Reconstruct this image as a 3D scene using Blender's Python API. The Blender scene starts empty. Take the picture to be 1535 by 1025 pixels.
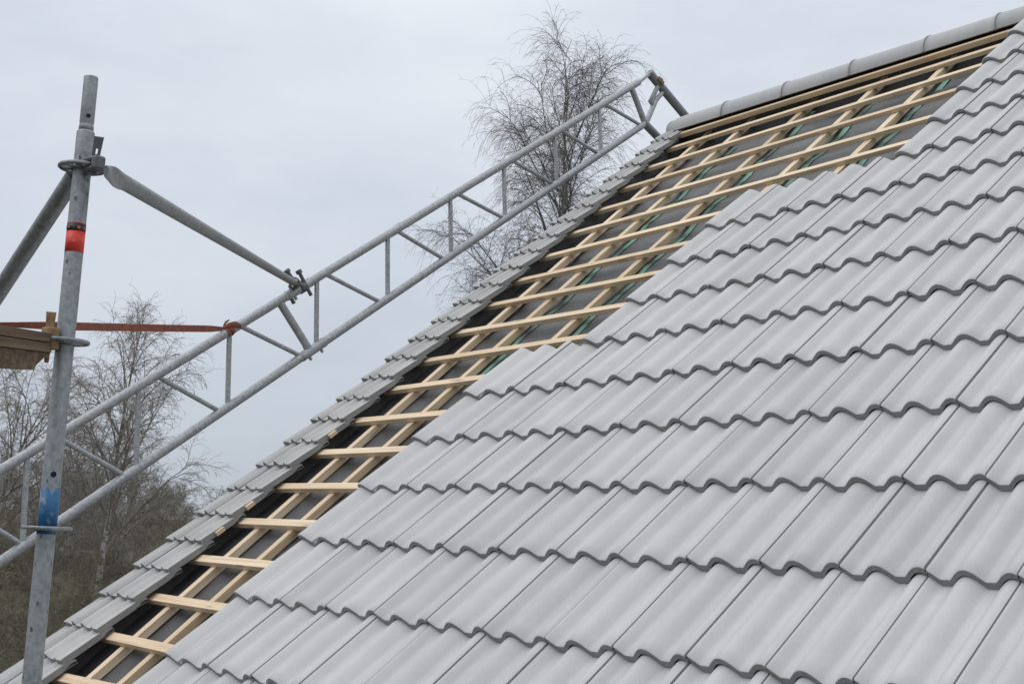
import bpy, math, random
import numpy as np
from mathutils import Vector, Matrix

random.seed(11)
SC = bpy.context.scene
COL = SC.collection

# ------------------------------------------------------------------ camera frame and roof frame
F = 1900.0
CX, CY = 767.5, 512.5
RM = np.array([[0.6558200457265186, 0.6065371248471922, -0.44945832265614094],
               [-0.09236145643638688, -0.5264349995745863, -0.8451837389500887],
               [-0.7492459068875316, 0.5958010636133539, -0.2892259732590001]])
TV = np.array([-0.10774666772787483, 0.9605503105089463, 4.161509545508156])
PITCH = math.radians(39.7)
CP, SP = math.cos(PITCH), math.sin(PITCH)
CAM_R = -RM.T @ TV                                  # camera position in roof coordinates (along eaves, up slope, off roof)


def W(u, v, n=0.0):
    """roof coordinates -> world"""
    return Vector((u, v * CP - n * SP, v * SP + n * CP))


AX_U, AX_V, AX_N = Vector((1, 0, 0)), Vector((0, CP, SP)), Vector((0, -SP, CP))
CAM_W = W(*CAM_R)


def ray(x, y):
    d = RM.T @ np.array([(x - CX) / F, (y - CY) / F, 1.0])
    return W(*d)


def at(x, y, depth):
    return CAM_W + ray(x, y) * depth


def px(p):
    u = p.x
    v = p.y * CP + p.z * SP
    n = -p.y * SP + p.z * CP
    c = RM @ np.array([u, v, n]) + TV
    return CX + F * c[0] / c[2], CY + F * c[1] / c[2], c[2]


# ------------------------------------------------------------------ object helpers
def link(o):
    COL.objects.link(o)
    return o


def tag(o, label, cat, group=None):
    o['label'] = label
    o['category'] = cat
    if group:
        o['group'] = group
    return o


def thing(name, loc, label, cat, group=None):
    o = link(bpy.data.objects.new(name, None))
    o.empty_display_size = 0.1
    o.location = loc
    return tag(o, label, cat, group)


class MB:
    def __init__(self):
        self.v, self.f, self.m, self.s = [], [], [], []

    def add(self, verts, faces, mi=0, smooth=False):
        b = len(self.v)
        self.v += [tuple(p) for p in verts]
        self.f += [tuple(b + i for i in f) for f in faces]
        self.m += [mi] * len(faces)
        self.s += [smooth] * len(faces)

    def box(self, c, ax, h, mi=0):
        c = Vector(c)
        vs = [c + ax[0] * (h[0] * a) + ax[1] * (h[1] * b) + ax[2] * (h[2] * d)
              for a in (-1, 1) for b in (-1, 1) for d in (-1, 1)]
        self.add(vs, [(0, 1, 3, 2), (4, 6, 7, 5), (0, 4, 5, 1), (2, 3, 7, 6), (0, 2, 6, 4), (1, 5, 7, 3)], mi)

    def tube(self, pts, r, n=18, caps=True, mi=0):
        pts = [Vector(p) for p in pts]
        rs = r if isinstance(r, (list, tuple)) else [r] * len(pts)
        t0 = (pts[1] - pts[0]).normalized()
        a = t0.orthogonal().normalized()
        vs = []
        for k, p in enumerate(pts):
            t = (pts[min(k + 1, len(pts) - 1)] - pts[max(k - 1, 0)]).normalized()
            a = (a - t * a.dot(t)).normalized()
            b = t.cross(a)
            for q in range(n):
                g = 2 * math.pi * q / n
                vs.append(p + (a * math.cos(g) + b * math.sin(g)) * rs[k])
        fs = [(k * n + q, k * n + (q + 1) % n, (k + 1) * n + (q + 1) % n, (k + 1) * n + q)
              for k in range(len(pts) - 1) for q in range(n)]
        self.add(vs, fs, mi, True)
        if caps:
            self.add(vs[:n], [tuple(range(n))[::-1]], mi)
            self.add(vs[-n:], [tuple(range(n))], mi)

    def lathe(self, o, ax, prof, n=32, mi=0, smooth=True):
        """prof: list of (radius, height along ax); closed loop"""
        ax = ax.normalized()
        a = ax.orthogonal().normalized()
        b = ax.cross(a)
        vs = []
        m = len(prof)
        for q in range(n):
            g = 2 * math.pi * q / n
            d = a * math.cos(g) + b * math.sin(g)
            vs += [o + d * r + ax * h for r, h in prof]
        fs = [(q * m + k, ((q + 1) % n) * m + k, ((q + 1) % n) * m + (k + 1) % m, q * m + (k + 1) % m)
              for q in range(n) for k in range(m)]
        self.add(vs, fs, mi, smooth)

    def prism(self, poly, d, mi=0):
        """poly: world points of a planar polygon; d: extrusion vector"""
        n = len(poly)
        vs = [Vector(p) for p in poly] + [Vector(p) + d for p in poly]
        fs = [tuple(range(n))[::-1], tuple(range(n, 2 * n))]
        fs += [(k, (k + 1) % n, n + (k + 1) % n, n + k) for k in range(n)]
        self.add(vs, fs, mi)

    def build(self, name, mats, parent=None, origin=None, bevel=0.0):
        me = bpy.data.meshes.new(name)
        o = Vector(origin) if origin is not None else Vector((0, 0, 0))
        if parent is not None and origin is None:
            o = Vector(parent.location) if parent.parent is None else Vector(parent.location) + Vector(parent.parent.location)
        me.from_pydata([tuple(Vector(p) - o) for p in self.v], [], self.f)
        for m in (mats if isinstance(mats, (list, tuple)) else [mats]):
            me.materials.append(m)
        me.polygons.foreach_set('material_index', self.m)
        me.polygons.foreach_set('use_smooth', self.s)
        me.update()
        ob = link(bpy.data.objects.new(name, me))
        if parent is not None:
            ob.parent = parent
            if origin is not None:
                ob.location = o - Vector(parent.location)
        else:
            ob.location = o
        if bevel:
            md = ob.modifiers.new('bevel', 'BEVEL')
            md.width = bevel
            md.segments = 2
            md.limit_method = 'ANGLE'
        return ob


def local_box(name, c, ax, h, mat, parent, bevel=0.002):
    """a box whose object axes follow its own length, for grain"""
    mb = MB()
    mb.box((0, 0, 0), (Vector((1, 0, 0)), Vector((0, 1, 0)), Vector((0, 0, 1))), h)
    ob = mb.build(name, mat, None, (0, 0, 0), bevel)
    m = Matrix((ax[0], ax[1], ax[2])).transposed().to_4x4()
    m.translation = Vector(c) - (Vector(parent.location) if parent else Vector((0, 0, 0)))
    if parent:
        ob.parent = parent
    ob.matrix_local = m
    return ob


# ------------------------------------------------------------------ materials
def new_mat(name):
    m = bpy.data.materials.new(name)
    m.use_nodes = True
    nt = m.node_tree
    return m, nt, nt.nodes, nt.links, nt.nodes['Principled BSDF']


def nd(ns, t, **kw):
    n = ns.new(t)
    for k, v in kw.items():
        setattr(n, k, v)
    return n


def ramp(ns, ls, fac, stops):
    r = ns.new('ShaderNodeValToRGB')
    e = r.color_ramp.elements
    e[0].position, e[0].color = stops[0][0], (*stops[0][1], 1)
    e[1].position, e[1].color = stops[-1][0], (*stops[-1][1], 1)
    for p, c in stops[1:-1]:
        x = e.new(p)
        x.color = (*c, 1)
    ls.new(fac, r.inputs[0])
    return r.outputs[0]


def noise(ns, ls, vec, scale, detail=4, rough=0.55):
    n = ns.new('ShaderNodeTexNoise')
    n.inputs['Scale'].default_value = scale
    n.inputs['Detail'].default_value = detail
    n.inputs['Roughness'].default_value = rough
    if vec is not None:
        ls.new(vec, n.inputs['Vector'])
    return n.outputs['Fac']


def mapping(ns, ls, src, scale, rot=(0, 0, 0)):
    mp = ns.new('ShaderNodeMapping')
    mp.inputs['Scale'].default_value = scale
    mp.inputs['Rotation'].default_value = rot
    ls.new(src, mp.inputs['Vector'])
    return mp.outputs[0]


def mixc(ns, ls, fac, a, b, mode='MIX'):
    m = ns.new('ShaderNodeMix')
    m.data_type = 'RGBA'
    m.blend_type = mode
    for s, x in ((m.inputs[0], fac), (m.inputs[6], a), (m.inputs[7], b)):
        if isinstance(x, (int, float)):
            s.default_value = x
        elif isinstance(x, tuple):
            s.default_value = (*x, 1)
        else:
            ls.new(x, s)
    return m.outputs[2]


def bump(ns, ls, bs, h, strength, dist):
    b = ns.new('ShaderNodeBump')
    b.inputs['Strength'].default_value = strength
    b.inputs['Distance'].default_value = dist
    ls.new(h, b.inputs['Height'])
    ls.new(b.outputs[0], bs.inputs['Normal'])


def mat_tile(name='grey_concrete', base=(0.492, 0.493, 0.495), weather=0.0):
    m, nt, ns, ls, bs = new_mat(name)
    geo = ns.new('ShaderNodeNewGeometry').outputs['Position']
    oi = ns.new('ShaderNodeObjectInfo').outputs['Random']
    # streaks that run down the slope
    st = mapping(ns, ls, geo, (26, 1.1, 1.1), (-PITCH, 0, 0))
    sf = noise(ns, ls, st, 1.6, 5, 0.6)
    bf = noise(ns, ls, geo, 5.5, 6, 0.68)
    ff = noise(ns, ls, geo, 260, 3, 0.8)
    c = ramp(ns, ls, sf, [(0.25, tuple(x * (0.95 - weather) for x in base)), (0.75, tuple(min(1, x * 1.045) for x in base))])
    bl = ramp(ns, ls, bf, [(0.30, (0.90 - weather, 0.90 - weather, 0.905 - weather)), (0.62, (1.0, 1.0, 1.0))])
    c = mixc(ns, ls, 1.0, c, bl, 'MULTIPLY')
    gr = ramp(ns, ls, ff, [(0.3, (0.88, 0.88, 0.88)), (0.7, (1.07, 1.07, 1.07))])
    c = mixc(ns, ls, 1.0, c, gr, 'MULTIPLY')
    rv = ramp(ns, ls, oi, [(0.0, (0.93, 0.932, 0.94)), (0.5, (1.0, 1.0, 1.0)), (1.0, (1.04, 1.035, 1.025))])
    c = mixc(ns, ls, 1.0, c, rv, 'MULTIPLY')
    # scattered scuffs and dust
    vo = ns.new('ShaderNodeTexNoise')
    vo.inputs['Scale'].default_value = 17
    vo.inputs['Detail'].default_value = 7
    vo.inputs['Roughness'].default_value = 0.75
    ls.new(geo, vo.inputs['Vector'])
    sc = ramp(ns, ls, vo.outputs['Fac'], [(0.66, (0, 0, 0)), (0.76, (1, 1, 1))])
    sm = ns.new('ShaderNodeMath')
    sm.operation = 'MULTIPLY'
    sm.inputs[1].default_value = 0.34
    ls.new(sc, sm.inputs[0])
    c = mixc(ns, ls, sm.outputs[0], c, tuple(x * 0.72 for x in base))
    vp = ns.new('ShaderNodeTexVoronoi')
    vp.inputs['Scale'].default_value = 75
    ls.new(geo, vp.inputs['Vector'])
    sp = ramp(ns, ls, vp.outputs['Distance'], [(0.07, (1, 1, 1)), (0.13, (0, 0, 0))])
    s3 = ramp(ns, ls, noise(ns, ls, geo, 3.1, 3), [(0.50, (0, 0, 0)), (0.62, (0.5, 0.5, 0.5))])
    c = mixc(ns, ls, mixc(ns, ls, 1.0, sp, s3, 'MULTIPLY'), c, tuple(x * 0.55 for x in base))
    ls.new(c, bs.inputs['Base Color'])
    bs.inputs['Roughness'].default_value = 0.62
    bs.inputs['Specular IOR Level'].default_value = 0.35
    bump(ns, ls, bs, ff, 0.25, 0.0006)
    return m


def mat_wood(name, c0, c1, c2, rough=0.65):
    m, nt, ns, ls, bs = new_mat(name)
    tc = ns.new('ShaderNodeTexCoord').outputs['Object']
    oi = ns.new('ShaderNodeObjectInfo').outputs['Random']
    off = ns.new('ShaderNodeVectorMath')
    off.operation = 'SCALE'
    cv = ns.new('ShaderNodeCombineXYZ')
    for k in range(3):
        ls.new(oi, cv.inputs[k])
    ls.new(cv.outputs[0], off.inputs[0])
    off.inputs['Scale'].default_value = 37.0
    ad = ns.new('ShaderNodeVectorMath')
    ls.new(tc, ad.inputs[0])
    ls.new(off.outputs[0], ad.inputs[1])
    v = ad.outputs[0]
    g = noise(ns, ls, mapping(ns, ls, v, (1.6, 60, 60)), 1.0, 5, 0.6)
    b = noise(ns, ls, mapping(ns, ls, v, (1.2, 5, 5)), 1.0, 3)
    c = ramp(ns, ls, g, [(0.25, c0), (0.5, c1), (0.78, c2)])
    c = mixc(ns, ls, 1.0, c, ramp(ns, ls, b, [(0.3, (0.88, 0.86, 0.82)), (0.7, (1.05, 1.04, 1.02))]), 'MULTIPLY')
    vo = ns.new('ShaderNodeTexVoronoi')
    vo.inputs['Scale'].default_value = 1.0
    ls.new(mapping(ns, ls, v, (3.2, 20, 20)), vo.inputs['Vector'])
    kn = ramp(ns, ls, vo.outputs['Distance'], [(0.09, (1, 1, 1)), (0.19, (0, 0, 0))])
    km = ns.new('ShaderNodeMath')
    km.operation = 'MULTIPLY'
    km.inputs[1].default_value = 0.6
    ls.new(kn, km.inputs[0])
    c = mixc(ns, ls, km.outputs[0], c, tuple(x * 0.5 for x in c0))
    rv = ramp(ns, ls, oi, [(0.0, (0.80, 0.76, 0.70)), (0.35, (0.95, 0.93, 0.89)), (0.7, (1.0, 1.0, 1.0)), (1.0, (1.04, 1.03, 1.0))])
    c = mixc(ns, ls, 1.0, c, rv, 'MULTIPLY')
    ls.new(c, bs.inputs['Base Color'])
    bs.inputs['Roughness'].default_value = rough
    bump(ns, ls, bs, g, 0.15, 0.001)
    return m


def mat_steel(name, base=(0.40, 0.42, 0.43), metal=0.55, spots=0.6):
    m, nt, ns, ls, bs = new_mat(name)
    geo = ns.new('ShaderNodeNewGeometry').outputs['Position']
    a = noise(ns, ls, geo, 60, 6, 0.65)
    b = noise(ns, ls, geo, 14, 4, 0.6)
    c = ramp(ns, ls, a, [(0.3, tuple(x * 0.66 for x in base)), (0.7, tuple(x * 1.24 for x in base))])
    c = mixc(ns, ls, 1.0, c, ramp(ns, ls, b, [(0.3, (0.86, 0.87, 0.88)), (0.65, (1.05, 1.05, 1.05))]), 'MULTIPLY')
    vo = ns.new('ShaderNodeTexVoronoi')
    vo.inputs['Scale'].default_value = 1.0
    ls.new(mapping(ns, ls, geo, (36, 36, 22)), vo.inputs['Vector'])
    sp = ramp(ns, ls, vo.outputs['Distance'], [(0.11, (1, 1, 1)), (0.18, (0, 0, 0))])
    s2 = noise(ns, ls, geo, 9, 2)
    th = ramp(ns, ls, s2, [(0.40, (0, 0, 0)), (0.50, (1, 1, 1))])
    k = mixc(ns, ls, 1.0, sp, th, 'MULTIPLY')
    km = ns.new('ShaderNodeMath')
    km.operation = 'MULTIPLY'
    km.inputs[1].default_value = spots
    ls.new(k, km.inputs[0])
    c = mixc(ns, ls, km.outputs[0], c, (0.035, 0.037, 0.04))
    ls.new(c, bs.inputs['Base Color'])
    bs.inputs['Metallic'].default_value = metal
    ro = ramp(ns, ls, b, [(0.3, (0.42, 0.42, 0.42)), (0.7, (0.6, 0.6, 0.6))])
    ls.new(ro, bs.inputs['Roughness'])
    bump(ns, ls, bs, a, 0.1, 0.0008)
    return m


def mat_plain(name, col, rough=0.6, var=0.12, scale=30, metal=0.0):
    m, nt, ns, ls, bs = new_mat(name)
    geo = ns.new('ShaderNodeNewGeometry').outputs['Position']
    a = noise(ns, ls, geo, scale, 5, 0.6)
    c = ramp(ns, ls, a, [(0.3, tuple(x * (1 - var) for x in col)), (0.7, tuple(min(1, x * (1 + var)) for x in col))])
    ls.new(c, bs.inputs['Base Color'])
    bs.inputs['Roughness'].default_value = rough
    bs.inputs['Metallic'].default_value = metal
    return m


def mat_underlay():
    m, nt, ns, ls, bs = new_mat('black_membrane')
    geo = ns.new('ShaderNodeNewGeometry').outputs['Position']
    a = noise(ns, ls, geo, 5, 6, 0.65)
    c = ramp(ns, ls, a, [(0.3, (0.042, 0.043, 0.046)), (0.58, (0.074, 0.076, 0.081)), (0.78, (0.15, 0.153, 0.158))])
    s = noise(ns, ls, mapping(ns, ls, geo, (14, 3, 3), (-PITCH, 0, 0.5)), 1.0, 6, 0.7)
    sf = ramp(ns, ls, s, [(0.62, (0, 0, 0)), (0.74, (1, 1, 1))])
    km = ns.new('ShaderNodeMath')
    km.operation = 'MULTIPLY'
    km.inputs[1].default_value = 0.35
    ls.new(sf, km.inputs[0])
    c = mixc(ns, ls, km.outputs[0], c, (0.16, 0.165, 0.17))
    ls.new(c, bs.inputs['Base Color'])
    bs.inputs['Roughness'].default_value = 0.42
    bump(ns, ls, bs, noise(ns, ls, geo, 16, 5, 0.65), 0.6, 0.010)
    return m


def mat_tape():
    m, nt, ns, ls, bs = new_mat('green_seam_tape')
    geo = ns.new('ShaderNodeNewGeometry').outputs['Position']
    a = noise(ns, ls, geo, 3.2, 5, 0.6)
    c = ramp(ns, ls, a, [(0.36, (0.05, 0.085, 0.078)), (0.52, (0.10, 0.24, 0.18)), (0.70, (0.17, 0.36, 0.27))])
    ls.new(c, bs.inputs['Base Color'])
    bs.inputs['Roughness'].default_value = 0.55
    return m


def mat_bark(name, pale, dark, lo, hi):
    m, nt, ns, ls, bs = new_mat(name)
    geo = ns.new('ShaderNodeNewGeometry').outputs['Position']
    a = noise(ns, ls, mapping(ns, ls, geo, (3, 3, 9)), 1.3, 6, 0.7)
    c = ramp(ns, ls, a, [(lo, dark), (hi, pale)])
    ls.new(c, bs.inputs['Base Color'])
    bs.inputs['Roughness'].default_value = 0.85
    return m


def mat_band(name, col, worn):
    m, nt, ns, ls, bs = new_mat(name)
    geo = ns.new('ShaderNodeNewGeometry').outputs['Position']
    a = noise(ns, ls, geo, 32, 4, 0.55)
    f = ramp(ns, ls, a, [(0.525, (0, 0, 0)), (0.56, (1, 1, 1))])
    b = noise(ns, ls, geo, 90, 3)
    cc = ramp(ns, ls, b, [(0.3, tuple(x * 0.85 for x in col)), (0.7, tuple(min(1, x * 1.12) for x in col))])
    km = ns.new('ShaderNodeMath')
    km.operation = 'MULTIPLY'
    km.inputs[1].default_value = worn
    ls.new(f, km.inputs[0])
    ls.new(mixc(ns, ls, km.outputs[0], cc, (0.22, 0.24, 0.26)), bs.inputs['Base Color'])
    bs.inputs['Roughness'].default_value = 0.5
    return m


def mat_ground():
    m, nt, ns, ls, bs = new_mat('leaf_litter_ground')
    geo = ns.new('ShaderNodeNewGeometry').outputs['Position']
    a = noise(ns, ls, geo, 0.35, 8, 0.7)
    b = noise(ns, ls, geo, 3.0, 6, 0.7)
    c = ramp(ns, ls, a, [(0.3, (0.052, 0.049, 0.034)), (0.55, (0.080, 0.074, 0.048)), (0.75, (0.070, 0.075, 0.045))])
    c = mixc(ns, ls, 1.0, c, ramp(ns, ls, b, [(0.3, (0.7, 0.7, 0.7)), (0.7, (1.2, 1.2, 1.2))]), 'MULTIPLY')
    ls.new(c, bs.inputs['Base Color'])
    bs.inputs['Roughness'].default_value = 0.95
    return m


M_TILE = mat_tile()
M_EDGE = mat_plain('shaded_edge_concrete', (0.25, 0.252, 0.248), 0.8, 0.12, 60)  # tile grey darkened; shade on ends, sides and grooves put into the colour
M_RIDGE = mat_tile('grey_ridge_concrete', (0.41, 0.415, 0.42))
M_VERGE = mat_tile('weathered_verge_concrete', (0.475, 0.472, 0.466), 0.04)
M_PINE = mat_wood('fresh_pine', (0.54, 0.39, 0.25), (0.73, 0.59, 0.43), (0.82, 0.70, 0.555))
M_OLDWOOD = mat_wood('weathered_timber', (0.035, 0.022, 0.014), (0.105, 0.070, 0.044), (0.22, 0.152, 0.098), 0.85)
M_TANWOOD = mat_wood('tan_timber', (0.13, 0.085, 0.042), (0.25, 0.165, 0.085), (0.33, 0.228, 0.125), 0.75)
M_STEEL = mat_steel('galvanised_steel', (0.27, 0.29, 0.30), 0.45, 0.85)
M_ALU = mat_steel('dull_aluminium_tube', (0.36, 0.375, 0.39), 0.5, 0.35)
M_DSTEEL = mat_steel('dark_galvanised_steel', (0.25, 0.262, 0.262), 0.45, 0.5)
M_CAST = mat_steel('dark_cast_steel', (0.13, 0.137, 0.14), 0.4, 0.3)
M_UNDER = mat_underlay()
M_TAPE = mat_tape()
M_NAIL = mat_plain('nail_steel', (0.06, 0.055, 0.05), 0.5, 0.1, 50, 0.5)
M_WALL = mat_plain('pale_render', (0.60, 0.58, 0.54), 0.85, 0.06, 4)
M_BARGE = mat_plain('black_board', (0.080, 0.080, 0.080), 0.7, 0.25, 14)
M_STRAP = mat_plain('rust_red_webbing', (0.215, 0.068, 0.042), 0.75, 0.3, 40)
M_RED = mat_band('red_sticker', (0.66, 0.040, 0.020), 0.0)
M_BLACK = mat_plain('black_sticker', (0.018, 0.018, 0.02), 0.5, 0.2, 60)
M_ORANGE = mat_plain('orange_print', (0.62, 0.10, 0.04), 0.5, 0.1, 60)
M_PALE = mat_plain('pale_print', (0.72, 0.36, 0.28), 0.5, 0.1, 60)
M_BLUE = mat_band('worn_blue_paint', (0.010, 0.098, 0.235), 0.6)
M_HOLE = mat_plain('hollow_dark', (0.008, 0.008, 0.009), 0.9, 0.1, 10)
M_BIRCH = mat_bark('birch_bark', (0.46, 0.44, 0.40), (0.05, 0.045, 0.04), 0.38, 0.56)
M_LIMB = mat_bark('birch_limb_bark', (0.15, 0.138, 0.128), (0.035, 0.032, 0.03), 0.3, 0.7)
M_TWIG = mat_plain('birch_twig', (0.175, 0.163, 0.158), 0.9, 0.3, 1.5)
M_LIGHTTWIG = mat_plain('brown_grey_twig', (0.27, 0.247, 0.222), 0.9, 0.4, 1.5)
M_PALETWIG = mat_plain('pale_twig', (0.235, 0.215, 0.185), 0.9, 0.45, 1.2)
M_BRUSH = mat_plain('brown_brush_twig', (0.165, 0.148, 0.105), 0.95, 0.55, 0.7)
M_GROUND = mat_ground()

# ------------------------------------------------------------------ roof grid (tile joint, course) -> roof plane
CU = [0.02686088513839011, -0.015891968752035385, -0.013518590161856803, 1.5358156380599908, -0.0017558762709993813, -0.11995598779183386]
CV = [1.6198654649352093, 2.0288694664390685, 0.012467946595007273, 0.036001324811010815, 0.07768216598229825, 0.00333032227875929]
G = 0.4069


def grid(i, j):
    a, b = i / 5.0, (j - 4) / 5.0
    bs = (1, b, b * b, a, a * b, a * a)
    return sum(x * y for x, y in zip(CU, bs)), sum(x * y for x, y in zip(CV, bs))


def ridge_v(u):
    return 5.60 + 0.075 * (u + 1.5)


def smooth(x):
    x = max(0.0, min(1.0, x))
    return x * x * (3 - 2 * x)


ROLL = 0.0355


def roll(s):
    d = abs(((s - 0.44 + 0.25) % 0.5) - 0.25)
    x = d / 0.198
    return ROLL * (1 - x * x) ** 1.3 if x < 1 else 0.0


THICK = 0.0215
TILT = 0.0262


def tile_mesh(mb, k, j, left, kind, rnd):
    """tile between joints `left` and k in course j; kind 'field', 'edge' (open left side with water groove) or 'half'"""
    dn = rnd.uniform(-0.0015, 0.0022)
    ds = rnd.uniform(-0.007, 0.007)
    dt = rnd.uniform(-0.012, 0.012)
    rot = rnd.uniform(-0.007, 0.007)
    cant = rnd.uniform(-0.003, 0.003)
    s0 = left - (k - 1)
    ss = [s0 - 0.055] if kind == 'field' else [s0 - 0.10]
    if kind == 'field':
        ss += [0.0, 0.016, 0.02]
    n = 44 if kind != 'half' else 30
    a = ss[-1]
    ss += [a + (0.992 - a) * q / n for q in range(1, n + 1)]
    gv = {'edge': 0.20, 'half': s0 + 0.29}.get(kind)
    if j >= 9:
        gv = None
    if gv is not None:
        ss = [x for x in ss if abs(x - gv) > 0.030] + [gv - 0.021, gv - 0.0185, gv + 0.014, gv + 0.024]
    ss = sorted(ss) + [1.0]
    top_t = [0.0, 0.010, 0.12, 0.32, 0.58, 0.85, 1.0, 1.17]

    def hh(s):
        h = roll(s)
        if kind == 'field' and s < 0.018:
            h -= 0.012
        if gv is not None:
            if s < gv - 0.0200:
                h = max(h, 0.0) + 0.005
                if s < s0 - 0.06:
                    h -= (s0 - 0.06 - s) * 0.16
            elif s < gv + 0.015:
                h -= 0.011
        elif kind == 'half' and s < s0 - 0.06:
            h -= (s0 - 0.06 - s) * 0.16
        if s > 0.985:
            h -= 0.0015
        return h

    def pt(s, t, dh):
        if kind == 'field' and s < 0.018:
            t = max(t, 0.03)
        u, v = grid(k - 1 + s + ds * 0.5, j + t + dt + rot * s)
        vm = ridge_v(u) - 0.045
        tt = t
        if v > vm:
            tt = max(0.02, t - (v - vm) / G)
            v = vm
        return W(u, v, hh(s) + dn + cant * (s - 0.5) - TILT * tt + dh)

    ns_, nt_ = len(ss), len(top_t)
    top = [pt(s, t, -0.0035 if q == 0 else 0.0) for q, t in enumerate(top_t) for s in ss]
    mb.add(top, [(q * ns_ + p, q * ns_ + p + 1, (q + 1) * ns_ + p + 1, (q + 1) * ns_ + p)
                 for q in range(nt_ - 1) for p in range(ns_ - 1)], 0, True)
    if gv is not None:                                # water groove, its shade painted in with the darker edge colour
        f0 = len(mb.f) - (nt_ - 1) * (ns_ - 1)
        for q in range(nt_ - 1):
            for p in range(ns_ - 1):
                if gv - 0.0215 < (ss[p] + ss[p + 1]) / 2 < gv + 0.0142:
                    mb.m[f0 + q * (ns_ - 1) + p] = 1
    lo = [pt(s, 0.0, -THICK - max(0.0, 0.006 - roll(s) * 0.3)) for s in ss]
    hi = top[:ns_]
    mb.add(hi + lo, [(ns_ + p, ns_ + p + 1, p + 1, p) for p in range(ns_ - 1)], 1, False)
    bot = [pt(s, t, -THICK) for t in (0.02, 1.17) for s in ss]
    mb.add(lo + bot, [(ns_ + p, ns_ + p + 1, p + 1, p) for p in range(ns_ - 1)]
           + [(2 * ns_ + p, 2 * ns_ + p + 1, ns_ + p + 1, ns_ + p) for p in range(ns_ - 1)], 0, False)
    hd = top[-ns_:]
    mb.add(hd + bot[ns_:], [(p, p + 1, ns_ + p + 1, ns_ + p) for p in range(ns_ - 1)], 0, False)
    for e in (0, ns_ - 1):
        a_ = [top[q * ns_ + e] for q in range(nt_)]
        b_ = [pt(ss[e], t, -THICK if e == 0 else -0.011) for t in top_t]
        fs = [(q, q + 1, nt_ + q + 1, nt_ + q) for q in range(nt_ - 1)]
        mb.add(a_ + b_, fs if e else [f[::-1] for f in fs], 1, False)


ORD = ['zeroth', 'first', 'second', 'third', 'fourth', 'fifth', 'sixth', 'seventh', 'eighth', 'ninth', 'tenth', 'eleventh', 'twelfth',
       'thirteenth', 'fourteenth', 'fifteenth', 'sixteenth', 'seventeenth', 'eighteenth', 'nineteenth', 'twentieth', 'twenty-first',
       'twenty-second', 'twenty-third', 'twenty-fourth', 'twenty-fifth', 'twenty-sixth', 'twenty-seventh', 'twenty-eighth', 'twenty-ninth']


def in_frame(pts, m=0):
    for p in pts:
        x, y, z = px(p)
        if z > 0.3 and -m < x < 1535 + m and -m < y < 1025 + m:
            return True
    return False


rest = MB()
for j in range(-4, 14):
    course = 14 - j
    row = []
    if j <= 4:
        row.append((-4, -5.0, 'edge'))
        first = -3
    elif j <= 8:
        row.append((-3, -3.5, 'half'))
        first = -2
    else:
        row.append((0, -0.58, 'half'))
        first = 1
    row += [(k, k - 1, 'field') for k in range(first, 15)]
    for q, (k, left, kind) in enumerate(row):
        rnd = random.Random(j * 100 + k + 7)
        smp = [W(*grid(left + (k - left) * a, j + b), 0.02) for a in (0, .25, .5, .75, 1) for b in (0.02, .25, .5, .75, 0.96)]
        if in_frame(smp):
            mb = MB()
            tile_mesh(mb, k, j, left, kind, rnd)
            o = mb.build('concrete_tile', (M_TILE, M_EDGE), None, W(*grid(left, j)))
            kd = {'field': 'grey double-roll roof tile', 'edge': 'grooved grey edge tile', 'half': 'narrow grey half tile'}[kind]
            if kind == 'field':
                lab = '%s, %s from the bare battens in the %s course below the ridge' % (kd, ORD[q + 1], ORD[course])
            else:
                lab = '%s beside the bare battens, starting the %s course below the ridge' % (kd, ORD[course])
            tag(o, lab, 'roof tile', 'grey tiles laid on the roof')
        else:
            tile_mesh(rest, k, j, left, kind, rnd)

# ------------------------------------------------------------------ the house
GROUND_Z = -4.4
EAVE_V = -1.62
house = thing('house', (0.3, 1.5, GROUND_Z), 'house with a half tiled pitched roof, pine battens bare over black underlay', 'house')
rest_o = rest.build('outlying_tiling', (M_TILE, M_EDGE), house)
rest_o['kind'] = 'stuff'

BAT = {1: ((-2.52, -0.520), (-2.206, -0.513)), 2: ((-2.508, -0.240), (-1.856, -0.247)), 3: ((-2.544, 0.04), (-1.795, 0.031)),
       4: ((-2.54, 0.337), (-1.805, 0.328)), 5: ((-2.548, 0.637), (-1.82, 0.632)), 6: ((-2.601, 0.937), (-1.82, 0.931)),
       7: ((-2.62, 1.247), (-1.748, 1.240)), 8: ((-2.628, 1.556), (-1.78, 1.563)), 9: ((-2.661, 1.881), (-1.798, 1.903)),
       10: ((-2.691, 2.187), (-1.297, 2.218)), 11: ((-2.716, 2.51), (-1.256, 2.528)), 12: ((-2.731, 2.838), (-1.223, 2.876)),
       13: ((-2.752, 3.152), (-1.215, 3.224)), 14: ((-2.785, 3.472), (-1.229, 3.590)), 15: ((-2.781, 3.80), (-0.355, 4.040)),
       16: ((-2.805, 4.14), (-0.354, 4.370)), 17: ((-2.833, 4.48), (-0.36, 4.745)), 18: ((-2.861, 4.815), (-0.20, 5.118)),
       19: ((-3.147, 5.118), (0.10, 5.452)), 20: ((-2.885, 5.314), (0.95, 5.611))}
BW, BH, BTOP = 0.025, 0.0135, -0.060
batten_nails = []
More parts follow.
